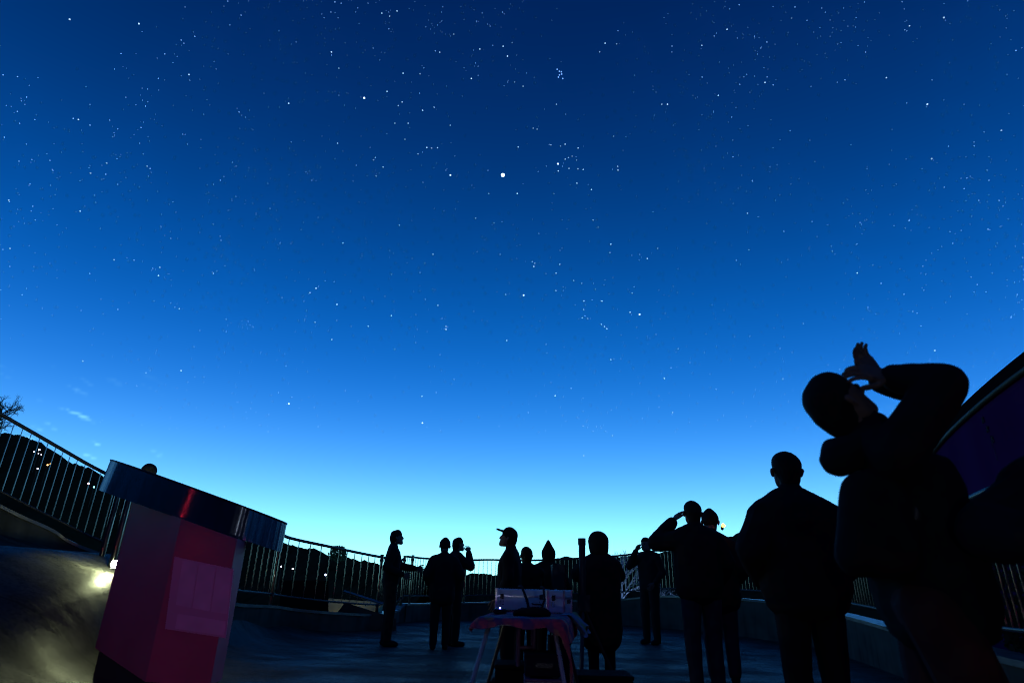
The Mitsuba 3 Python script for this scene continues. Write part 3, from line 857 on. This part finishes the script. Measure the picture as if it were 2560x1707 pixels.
def case(label, o, ax, size, side_plate=False, latches=(-.33, .33), handle=0.0):
    """Aluminium equipment case: o = centre of the base, ax = direction of its front edge."""
    k = thing('equipment_case', label, 'case')
    x = unit([ax[0], ax[1], 0])
    y = np.array([-x[1], x[0], 0])
    M = frame(o, x, y, [0, 0, 1])
    w, d, h = size

    def add(n, m, mat, sm=30):
        m = m.copy()
        m.apply_transform(M)
        part(k, n, m, mat, sm)
    lid = h * .34

    def shift(m, v):
        m.apply_translation(v)
        return m
    add('base', shift(rbox((w, d, h - lid - .004), .008), (0, 0, (h - lid) / 2)), 'case_aluminium')
    add('lid', shift(rbox((w, d, lid - .002), .008), (0, 0, h - lid / 2)), 'case_aluminium')
    tr = [box((-w / 2 - .003, -d / 2 - .003, h - lid - .006), (w / 2 + .003, d / 2 + .003, h - lid + .006))]
    for sx in (-1, 1):
        for sy in (-1, 1):
            tr.append(shift(rbox((.018, .018, h + .004), .004), (sx * (w / 2 - .006), sy * (d / 2 - .006), h / 2)))
    add('edge_trim', cat(tr), 'case_trim')
    for sx in latches:
        add('base__latch', cat([shift(rbox((.026, .010, .036), .003), (sx * w, -d / 2 - .006, h - lid - .002)), tube([[sx * w - .012, -d / 2 - .012, h - lid - .03], [sx * w - .012, -d / 2 - .016, h - lid - .06], [sx * w + .012, -d / 2 - .016, h - lid - .06], [sx * w + .012, -d / 2 - .012, h - lid - .03]], .0022, 6)]), 'black_plastic')
    if handle is not None: add('base__handle', tube([[handle - .04, -d / 2 - .004, h * .34], [handle - .035, -d / 2 - .025, h * .31], [handle + .035, -d / 2 - .025, h * .31], [handle + .04, -d / 2 - .004, h * .34]], .006, 8), 'black_plastic')
    if side_plate: add('name_plate', box((w / 2 + .002, -.035, h * .42), (w / 2 + .006, .035, h * .60)), 'tag_dark')
    return k


oA = on_table(1304, 1529)
oA[2] = TZ + .008
case('long aluminium case at the left on the cloth, with black latches', oA + [0, .10, 0], (1, .02, 0), (.41, .20, .155), False, (-.38, .36), .12)
oB = on_table(1402, 1536)
oB[2] = TZ + .009
case('square aluminium case at the right on the cloth, turned to show its lit side', oB + [0.0, .09, 0], (1, -.46, 0), (.135, .17, .155), True, (-.1,), None)
bgk = thing('camera_bag', 'black bag with a strap lying in front of the cases', 'bag')
oC = on_table(1330, 1543)
part(bgk, 'sack', soft(Man.batch_hull([K(.022, oC + np.array(v), 12) for v in ((-.10, .0, .022), (.10, .02, .022), (-.06, .05, .035), (.07, .05, .04), (0, .02, .042))]), .015, 4, .006, 4), 'cloth_black', True)
part(bgk, 'strap', tube([oC + [-.02, .03, .05], oC + [-.03, .10, .10], oC + [-.06, .30, .18], oC + [-.075, .55, .18]], .010, 6), 'cloth_black', True)
part(bgk, 'strap', tube([oC + [.06, .03, .05], oC + [.085, .10, .10], oC + [.09, .32, .18], oC + [.085, .55, .18]], .008, 6), 'cloth_black', True)
dv = thing('handset', 'small dark handset with a blue light on the left of the cloth', 'handset')
oD = on_table(1250, 1536)
m = rbox((.09, .12, .03), .008)
m.apply_translation(oD + [0, 0, .024])
part(dv, 'shell', m, 'black_plastic', 30)
lamp_mesh(dv, 'light', sphere(oD + [.0, -.05, .045], .004, 1), (6, 6, 60), .3)

# stool frame and stacked boxes under the table
stl = thing('stool', 'narrow purple stool frame under the table', 'stool')
ya_ = c0[1] + .25
A, B_ = at(1297, 1560, ya_), at(1335, 1560, ya_)
for p in (A, B_):
    part(stl, 'leg', tube([[p[0], p[1], .472], [p[0], p[1], .70]], .013, 8), 'stool_paint', True)
    part(stl, 'leg', tube([[p[0], p[1] + .24, .472], [p[0], p[1] + .2, .70]], .012, 8), 'stool_paint', True)
part(stl, 'foot_rail', cat([tube([[A[0], A[1], .58], [A[0], A[1] + .21, .58]], .009, 8), tube([[B_[0], A[1], .58], [B_[0], A[1] + .21, .58]], .009, 8)]), 'stool_paint', True)
part(stl, 'rung', tube([[A[0], A[1], .576], [B_[0], A[1], .576]], .012, 8), 'stool_paint', True)
m = rbox((.24, .24, .024), .006)
m.apply_translation([(A[0] + B_[0]) / 2, A[1] + .1, .705])
part(stl, 'seat', m, 'stool_paint', 30)
yb_ = c0[1] + .02
for i, (py0, hgt, z0, lab) in enumerate(((1690, .43, 0.0, 'lower pale storage box under the table'), (1630, .115, .444, 'upper dark storage box stacked under the table'))):
    bx = thing('storage_box', lab, 'box')
    cx = at(1360, 1640, yb_)[0]
    m = rbox((.22, .24, hgt), .008)
    m.apply_translation([cx, yb_ + .12, z0 + hgt / 2 + .003])
    part(bx, 'body', m, 'leg_paint' if i == 0 else 'cloth_navy', 30)
    m = rbox((.225, .245, .018), .005)
    m.apply_translation([cx, yb_ + .12, z0 + hgt - .004])
    part(bx, 'lid', m, 'stool_paint' if i == 0 else 'cloth_navy', 30)
    part(bx, 'handle', box((cx - .05, yb_ - .016, z0 + .05), (cx + .05, yb_ - .0015, z0 + .075)), 'black_plastic')

cr = thing('crate', 'black crate under the stool frame beneath the table', 'crate')
m = rbox((.26, .30, .44), .01)
m.apply_translation([(A[0] + B_[0]) / 2 - .06, A[1] + .22, .224])
part(cr, 'body', m, 'cloth_black', 30)
m = rbox((.27, .31, .024), .008)
m.apply_translation([(A[0] + B_[0]) / 2 - .06, A[1] + .22, .458])
part(cr, 'lid', m, 'cloth_black', 30)

# telescope
tl = thing('telescope', 'black upright telescope tube beside the hooded person', 'telescope')
b0, b1 = at(1457, 1480, 6.9), at(1457, 1345, 6.9)
part(tl, 'tube', cat([tube([[b0[0], b0[1], .75], [b0[0], b0[1], b1[2]]], .036, 16), tube([[b0[0], b0[1], b1[2] - .07], [b0[0], b0[1], b1[2]]], .042, 16)]), 'black_plastic', 40)
part(tl, 'mount', cat([rbox((.12, .12, .16), .02).apply_translation([0, 0, 0]) if False else box(np.array([b0[0] - .05, b0[1] - .05, .70]), np.array([b0[0] + .07, b0[1] + .07, .86]))]), 'black_plastic')
for a in (0.3, 2.4, 4.5):
    part(tl, 'leg', tube([[b0[0], b0[1], .74], [b0[0] + .38 * math.cos(a), b0[1] + .38 * math.sin(a), 0]], .02, 8), 'black_plastic', True)
eq = thing('instrument_cabinet', 'dark upright instrument cabinet with a glinting edge behind the cases', 'cabinet')
b0, b1 = at(1381, 1476, 7.0), at(1414, 1411, 7.0)
part(eq, 'body', box((b0[0], 7.0, .45), (b1[0], 7.25, b1[2])), 'black_plastic')
part(eq, 'edge_strip', tube([[b1[0], 6.99, .72], [b1[0], 6.99, b1[2]]], .008, 8), 'steel', True)
part(eq, 'base', box((b0[0] - .03, 6.97, 0.0), (b1[0] + .03, 7.28, .448)), 'cloth_black')
for lab, (px, py, d), sz in (('large black crate on the floor under the hooded person', (1520, 1640, 5.4), (.42, .35, .30)), ('low black crate at the bottom right of the table', (1552, 1700, 4.6), (.36, .3, .13))):
    cr = thing('crate', lab, 'crate')
    p = at(px, py, d)
    m = rbox(sz, .01)
    m.apply_translation([p[0] - .05, p[1], sz[2] / 2 + .002])
    part(cr, 'body', m, 'cloth_black', 30)
    m = rbox((sz[0] + .02, sz[1] + .02, .03), .008)
    m.apply_translation([p[0] - .05, p[1], sz[2] - .005])
    part(cr, 'lid', m, 'cloth_black', 30)

# ---------------------------------------------------------------- trees and shrubs
def branch_tree(base, height, spread, seed, depth=6, r0=.12, lean=(0, 0)):
    rng = np.random.default_rng(seed)
    trunk, twigs = [], []

    def grow(p, d, L, r, lev):
        pts = [p]
        for i in range(3):
            d = unit(d + rng.normal(0, .13, 3) + [0, 0, .04])
            pts.append(pts[-1] + d * L / 3)
        (trunk if lev < 2 else twigs).append(tube(pts, np.linspace(r, r * .62, 4), 6 if lev < 2 else 4, False))
        if lev < depth:
            for i in range(4 if lev < 2 else rng.integers(2, 4)):
                a = rng.uniform(0, 2 * np.pi)
                perp = unit(np.cross(d, [math.cos(a), math.sin(a), .3]))
                nd = unit(d + perp * spread * rng.uniform(.6, 1.2))
                grow(pts[-1] if i else pts[2], nd, L * rng.uniform(.62, .82), r * .64, lev + 1)
    grow(np.asarray(base, float), unit(np.array([lean[0], lean[1], 1.0])), height * .30, r0, 0)
    return cat(trunk), cat(twigs)


tb = thing('bare_tree', 'bare winter tree on the hill at the far left edge', 'tree')
bp_ = at(-22, 1100, 60)
trk, tw = branch_tree(bp_ + [0, 0, -1.0], 7.0, .95, 5, 6, .20)
part(tb, 'trunk', trk, 'bark', True)
part(tb, 'crown', tw, 'bark', True)
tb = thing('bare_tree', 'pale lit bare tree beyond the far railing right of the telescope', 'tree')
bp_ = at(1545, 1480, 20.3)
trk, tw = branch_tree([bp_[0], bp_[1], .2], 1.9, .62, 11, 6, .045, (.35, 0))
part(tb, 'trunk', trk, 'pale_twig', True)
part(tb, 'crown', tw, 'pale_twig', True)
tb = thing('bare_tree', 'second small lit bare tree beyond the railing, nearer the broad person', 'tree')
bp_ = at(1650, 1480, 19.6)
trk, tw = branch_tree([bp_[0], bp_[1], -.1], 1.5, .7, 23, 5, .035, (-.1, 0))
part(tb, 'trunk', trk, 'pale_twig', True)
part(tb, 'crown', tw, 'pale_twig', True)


def leafy(label, c, r, n, size, seed, mat='leaf'):
    k = thing('shrub', label, 'shrub')
    rng = np.random.default_rng(seed)
    d = rng.normal(size=(n, 3))
    d /= np.linalg.norm(d, axis=1, keepdims=True)
    lump = 0.65 + 0.7 * meshkit.fbm(d * 2.2 + 5, 3, seed)
    p = np.asarray(c) + d * (rng.uniform(.25, 1, n) ** .45 * lump)[:, None] * np.asarray(r)
    a = rng.normal(size=(n, 3)); a /= np.linalg.norm(a, axis=1, keepdims=True)
    b = np.cross(a, rng.normal(size=(n, 3))); b /= np.linalg.norm(b, axis=1, keepdims=True)
    s = size * rng.uniform(.6, 1.3, n)[:, None]
    v = np.stack([p - a * s, p + b * s * .45, p + a * s, p - b * s * .45], 1).reshape(-1, 3)
    i = np.arange(n)[:, None] * 4
    fcs = np.vstack([i + [0, 1, 2], i + [0, 2, 3]])
    part(k, 'foliage', trimesh.Trimesh(v, fcs, process=False), mat)
    st = [tube([np.asarray(c) * [1, 1, 0] + [0, 0, c[2] - r[2] * 1.1], np.asarray(c) + rng.normal(0, .3, 3) * r], [.02, .006], 5) for _ in range(7)]
    part(k, 'stem', cat(st), 'bark', True)


leafy('dark leafy shrub behind the railing at the right edge', at(2540, 1450, 6.2), (.55, .5, .75), 2600, .045, 4)
leafy('dark bushy tree top on the hillside seen through the bars right of the booth', at(845, 1384, 120), (1.7, 1.2, 1.5), 700, .30, 8)

# ---------------------------------------------------------------- lights in the place
def street_lamp(label, px, py, d, rgb, r, group='distant lights on the dark hillside'):
    k = thing('distant_lamp', label, 'lamp', group)
    c = at(px, py, d)
    part(k, 'pole', tube([c - [0, 0, 4], c - [0, 0, r]], r * .25, 5), 'bark')
    s = sphere(c, r, 1)
    lamp_mesh(k, 'globe', s, rgb, 0.0)
    part(k, 'hood', tube([c + [0, 0, r * .9], c + [0, 0, r * 1.25]], r * .8, 8), 'bark')


HL = 'distant lights on the dark hillside'
WHITE, ORANGE, CYAN, PINK = (3.2, 3.2, 4.2), (3.4, 1.7, .5), (.6, 2.6, 2.8), (3.4, 2.2, 2.4)
for lab, px, py, c, r in (('upper white lamp on the hillside behind the left railing', 98, 1124, WHITE, .17), ('small white lamp left end of the lit row on the hillside', 85, 1129, WHITE, .10),
                          ('small white lamp in the middle of the lit row on the hillside', 96, 1133, WHITE, .09), ('small white lamp right end of the lit row on the hillside', 103, 1136, WHITE, .08),
                          ('left one of the two orange lamps behind the left railing', 119, 1162, ORANGE, .15), ('right one of the two orange lamps behind the left railing', 126, 1159, ORANGE, .12),
                          ('lowest white lamp behind the left railing', 94, 1171, WHITE, .13), ('pinkish lamp on the hillside close to the drum', 222, 1208, PINK, .20), ('cyan lamp on the hillside close to the drum', 235, 1217, CYAN, .17),
                          ('white lamp between the bars just right of the booth', 703, 1415, WHITE, .13), ('white lamp just left of the railing post right of the booth', 732, 1421, WHITE, .15), ('bluish lamp right of the railing post', 814, 1436, (1.6, 2.0, 4.2), .20),
                          ('faint reddish lamp behind the person in profile', 962, 1452, (1.2, .6, .5), .14)):
    street_lamp(lab, px, py, 122, c, r)

ol = thing('hand_torch', 'orange hand torch glowing at the shoulder of the shorter person', 'torch')
c = at(1808, 1313, 7.15)
part(ol, 'barrel', tube([c + [0.02, .10, -.03], c + [.0, .03, 0]], .016, 10), 'black_plastic', True)
lamp_mesh(ol, 'lens', sphere(c, .022, 2), (9, 2.2, .3), .6)
# red lantern on the building behind the camera: it reddens the booth, the drum and the right hand bars
rt = thing('red_torch', 'red torch on a low stand behind the viewer', 'torch')
c = np.array([2.2, -1.5, 1.0])
tgt = np.array([-2.8, 5.4, 0.50])
ax = unit(tgt - c)
part(rt, 'stand', cat([tube([[c[0], c[1], 0.03], c - [0, 0, .06]], .02, 8), tube([[c[0], c[1], 0.005], [c[0], c[1], .03]], .16, 14)]), 'lamp_housing', 40)
part(rt, 'barrel', tube([c - ax * .16, c - ax * .01], .05, 18), 'lamp_housing', 40)
scene['red_torch_beam'] = {'type': 'spot', 'to_world': T().look_at(origin=c.tolist(), target=tgt.tolist(), up=[0, 0, 1]), 'cutoff_angle': 6.3, 'beam_width': 4.0,
                           'intensity': {'type': 'rgb', 'value': [7.4, 0.36, 3.7]}, 'sampling_weight': 1.0}
r2 = thing('red_beacon', 'small red beacon on a stake outside the frame at the left', 'beacon')
c = np.array([-4.8, 2.4, 1.4])
part(r2, 'stake', tube([[c[0], c[1], float(ground(c[0], c[1]))], c - [0, 0, .03]], .015, 8), 'lamp_housing', 40)
part(r2, 'cap', tube([c + [0, 0, .03], c + [0, 0, .05]], [.035, .02], 12), 'lamp_housing', 40)
lamp_mesh(r2, 'globe', sphere(c, .016, 2), (380, 10, 26), .4)
rl = thing('red_lantern', 'dim red lantern on the floor behind the viewer at the right', 'lantern')
c = np.array([3.5, 0.0, 0.55])
part(rl, 'stand', cat([tube([[c[0], c[1], 0.03], c - [0, 0, .04]], .02, 8), tube([[c[0], c[1], 0.005], [c[0], c[1], .03]], .12, 14)]), 'lamp_housing', 40)
part(rl, 'cap', tube([c + [0, 0, .04], c + [0, 0, .07]], [.05, .03], 12), 'lamp_housing', 40)
lamp_mesh(rl, 'globe', sphere(c, .035, 2), (80, 1.2, 6), .6)
wl = thing('white_lantern', 'white camping lantern on the terrace behind the viewer', 'lantern')
c = np.array([-0.6, -2.6, 0.32])
part(wl, 'foot', tube([[c[0], c[1], 0.005], c - [0, 0, .05]], .05, 12), 'lamp_housing', 40)
part(wl, 'cap', tube([c + [0, 0, .05], c + [0, 0, .08]], [.05, .03], 12), 'lamp_housing', 40)
lamp_mesh(wl, 'globe', sphere(c, .04, 2), (230, 262, 330), 1.0)
# garden spotlight below the bare trees beyond the far railing
gl = thing('garden_light', 'blue white garden light at the foot of the pale bare trees', 'lamp')
c = at(1578, 1490, 19.2)
c[2] = 0.25
part(gl, 'housing', tube([c - [0, 0, .5], c - [0, 0, .05]], .05, 10), 'lamp_housing', 40)
lamp_mesh(gl, 'lens', sphere(c, .05, 1), (70, 120, 270), .8)

# ---------------------------------------------------------------- stars
RS = 6000.0
scene['star_surface'] = {'type': 'diffuse', 'reflectance': {'type': 'rgb', 'value': [.8, .8, .8]}}


def star_at(px, py, rad, rgb, label, group=None, sub=1):
    k = key_for('star')
    labels[k] = {'label': label, 'category': 'star'}
    if group: labels[k]['group'] = group
    d = unit(ray(px, py))
    m = sphere(CAM + d * RS, RS / F * rad * (1.0 if rad > 4 else 0.66 if rad > 2.5 else 0.85), sub)
    scene[k] = mikit.ply(m, 'star_surface')
    scene[k]['emitter'] = {'type': 'area', 'radiance': {'type': 'rgb', 'value': list(rgb)}, 'sampling_weight': 0.0}


SW = (0.55, 0.82, 1.15)
S = lambda b: tuple(b * c for c in SW)
star_at(1257, 438, 4.4, S(2.2), 'brightest star, large and white, in the upper middle of the sky', None, 2)
star_at(910.5, 245.6, 3.4, S(1.7), 'bright white star in the upper left of the middle')
star_at(1395, 410, 3.2, S(1.4), 'bright star at the lower left of the loose cluster, right of the brightest star')
star_at(1126, 438, 3.0, S(1.1), 'bright star level with the brightest star and left of it')
star_at(1599, 786, 3.0, S(1.3), 'bright bluish star right of the short slanting row')
star_at(722, 1009, 2.9, S(1.3), 'bright star low in the left half above the far end of the drum')
star_at(1056, 1057, 2.8, S(1.2), 'bright star low in the middle above the person in profile')
star_at(1309, 738, 3.0, S(1.2), 'bright star in the very middle of the sky')
PL = 'tight cluster of blue stars near the top'
for x, y in ((1398.6, 179.2), (1403.5, 180), (1398.6, 187.7), (1404, 186), (1396, 193.5), (1393, 174), (1407, 197)):
    star_at(x, y, 1.7, (0.16, 0.36, .85), 'blue star of the tight little cluster near the top', PL)
med = []
for x, y in ((493, 380), (604, 457), (576, 484), (735, 250), (611, 246), (958, 628), (413, 1000), (129, 760), (1378, 120), (1174, 68), (1413, 21), (1697, 772), (1768, 780), (1802, 768), (1898, 795), (1826, 866), (1853, 855), (1802, 877),
             (1886, 884), (1830, 945), (1896, 948), (1935, 953), (1752, 963), (2157, 710), (1457, 787), (1738, 474), (1596, 657), (1567, 650), (1888, 1053), (1995, 1100), (2190, 957), (2188, 930), (2180, 30), (2098, 27), (2055, 88), (880, 92),
             (84, 90), (138, 209), (1113, 285), (1430, 310), (1493, 342), (840, 497), (754, 518), (648, 613), (550, 613), (393, 882), (407, 865), (464, 935), (624, 732), (1718, 1130), (1450, 1130), (1240, 1130), (1346, 48), (864, 793), (820, 795), (785, 792), (720, 838)):
    med.append((800 + x / 2.94, 100 + y / 2.94))
for x, y in ((1150, 107), (928, 619), (176, 545), (206, 718), (834, 1153), (1645, 379), (1841, 118), (1872, 160), (1787, 593), (1786, 644), (1778, 693), (1893, 594), (1908, 744), (1922, 757), (1890, 730), (1945, 938), (2220, 284), (2160, 345),
             (2072, 547), (2058, 660), (1945, 260), (1940, 310), (851, 371), (899, 319), (656, 435), (370, 253), (519, 741), (304, 820), (674, 876), (1484, 363), (1498, 372), (1492, 391), (976, 743), (976, 760), (655, 680), (1327, 556),
             (1855, 525), (1774, 490), (1727, 474), (2341, 875), (2261, 1050), (1955, 1384), (1618, 1150), (1333, 826), (702, 148), (1257, 135), (335, 614), (1623, 430), (1168, 1275), (1809, 697), (1622, 533), (212, 519)):
    med.append((700 + x / 2.352, 500 + y / 2.352))
for x, y in ((1042, 79), (912, 26), (877, 31), (895, 38), (1650, 220), (1533, 240), (1520, 240), (2130, 240), (1818, 42), (2089, 60), (2168, 41), (20, 460), (184, 485), (23, 571), (262, 597), (364, 633), (367, 614), (338, 382), (245, 375), (208, 398),
             (2036, 179), (1717, 490), (1720, 574), (1912, 577), (1969, 627), (2140, 365), (1798, 870), (2147, 805), (1526, 868), (1545, 947), (1757, 190), (1612, 105), (190, 829), (416, 851), (412, 709), (663, 238), (1341, 1046), (434, 172), (160, 45),
             (319, 55), (180, 275), (490, 628), (1670, 68), (1390, 100), (2300, 300)):
    med.append((x / .91875, y / .91875))
for x, y in med:
    b = .2 + .7 * RNG.random() ** 1.6
    el = np.clip((y - 100) / 1100, 0, 1)
    star_at(x, y, RNG.uniform(1.25, 1.75), S(b + .35 * el), 'small white star scattered among many alike in the blue sky', 'scattered small stars')
n = 11000
xs, ys = RNG.uniform(-300, 2860, n), RNG.uniform(-260, 1080, n)
dens = meshkit.fbm(np.stack([xs / 300, ys / 300, xs * 0], -1), 3, 4)
dens = dens + .26 * np.exp(-((xs - 1250) / 560) ** 2 - ((ys - 620) / 520) ** 2) - .13
keep = (dens + RNG.uniform(-.3, .3, n) > .46) & ~((ys > 900) & (xs < 250))
ms = []
for x, y in zip(xs[keep], ys[keep]):
    ms.append(sphere(CAM + unit(ray(x, y)) * RS, RS / F * (0.36 + 0.55 * RNG.random() ** 3), 0))
labels['faint_stars'] = {'label': 'countless faint stars over the whole sky', 'category': 'stars', 'kind': 'stuff'}
scene['faint_stars'] = mikit.ply(cat(ms), 'star_surface')
scene['faint_stars']['emitter'] = {'type': 'area', 'radiance': {'type': 'rgb', 'value': [.30, .58, 1.25]}, 'sampling_weight': 0.0}
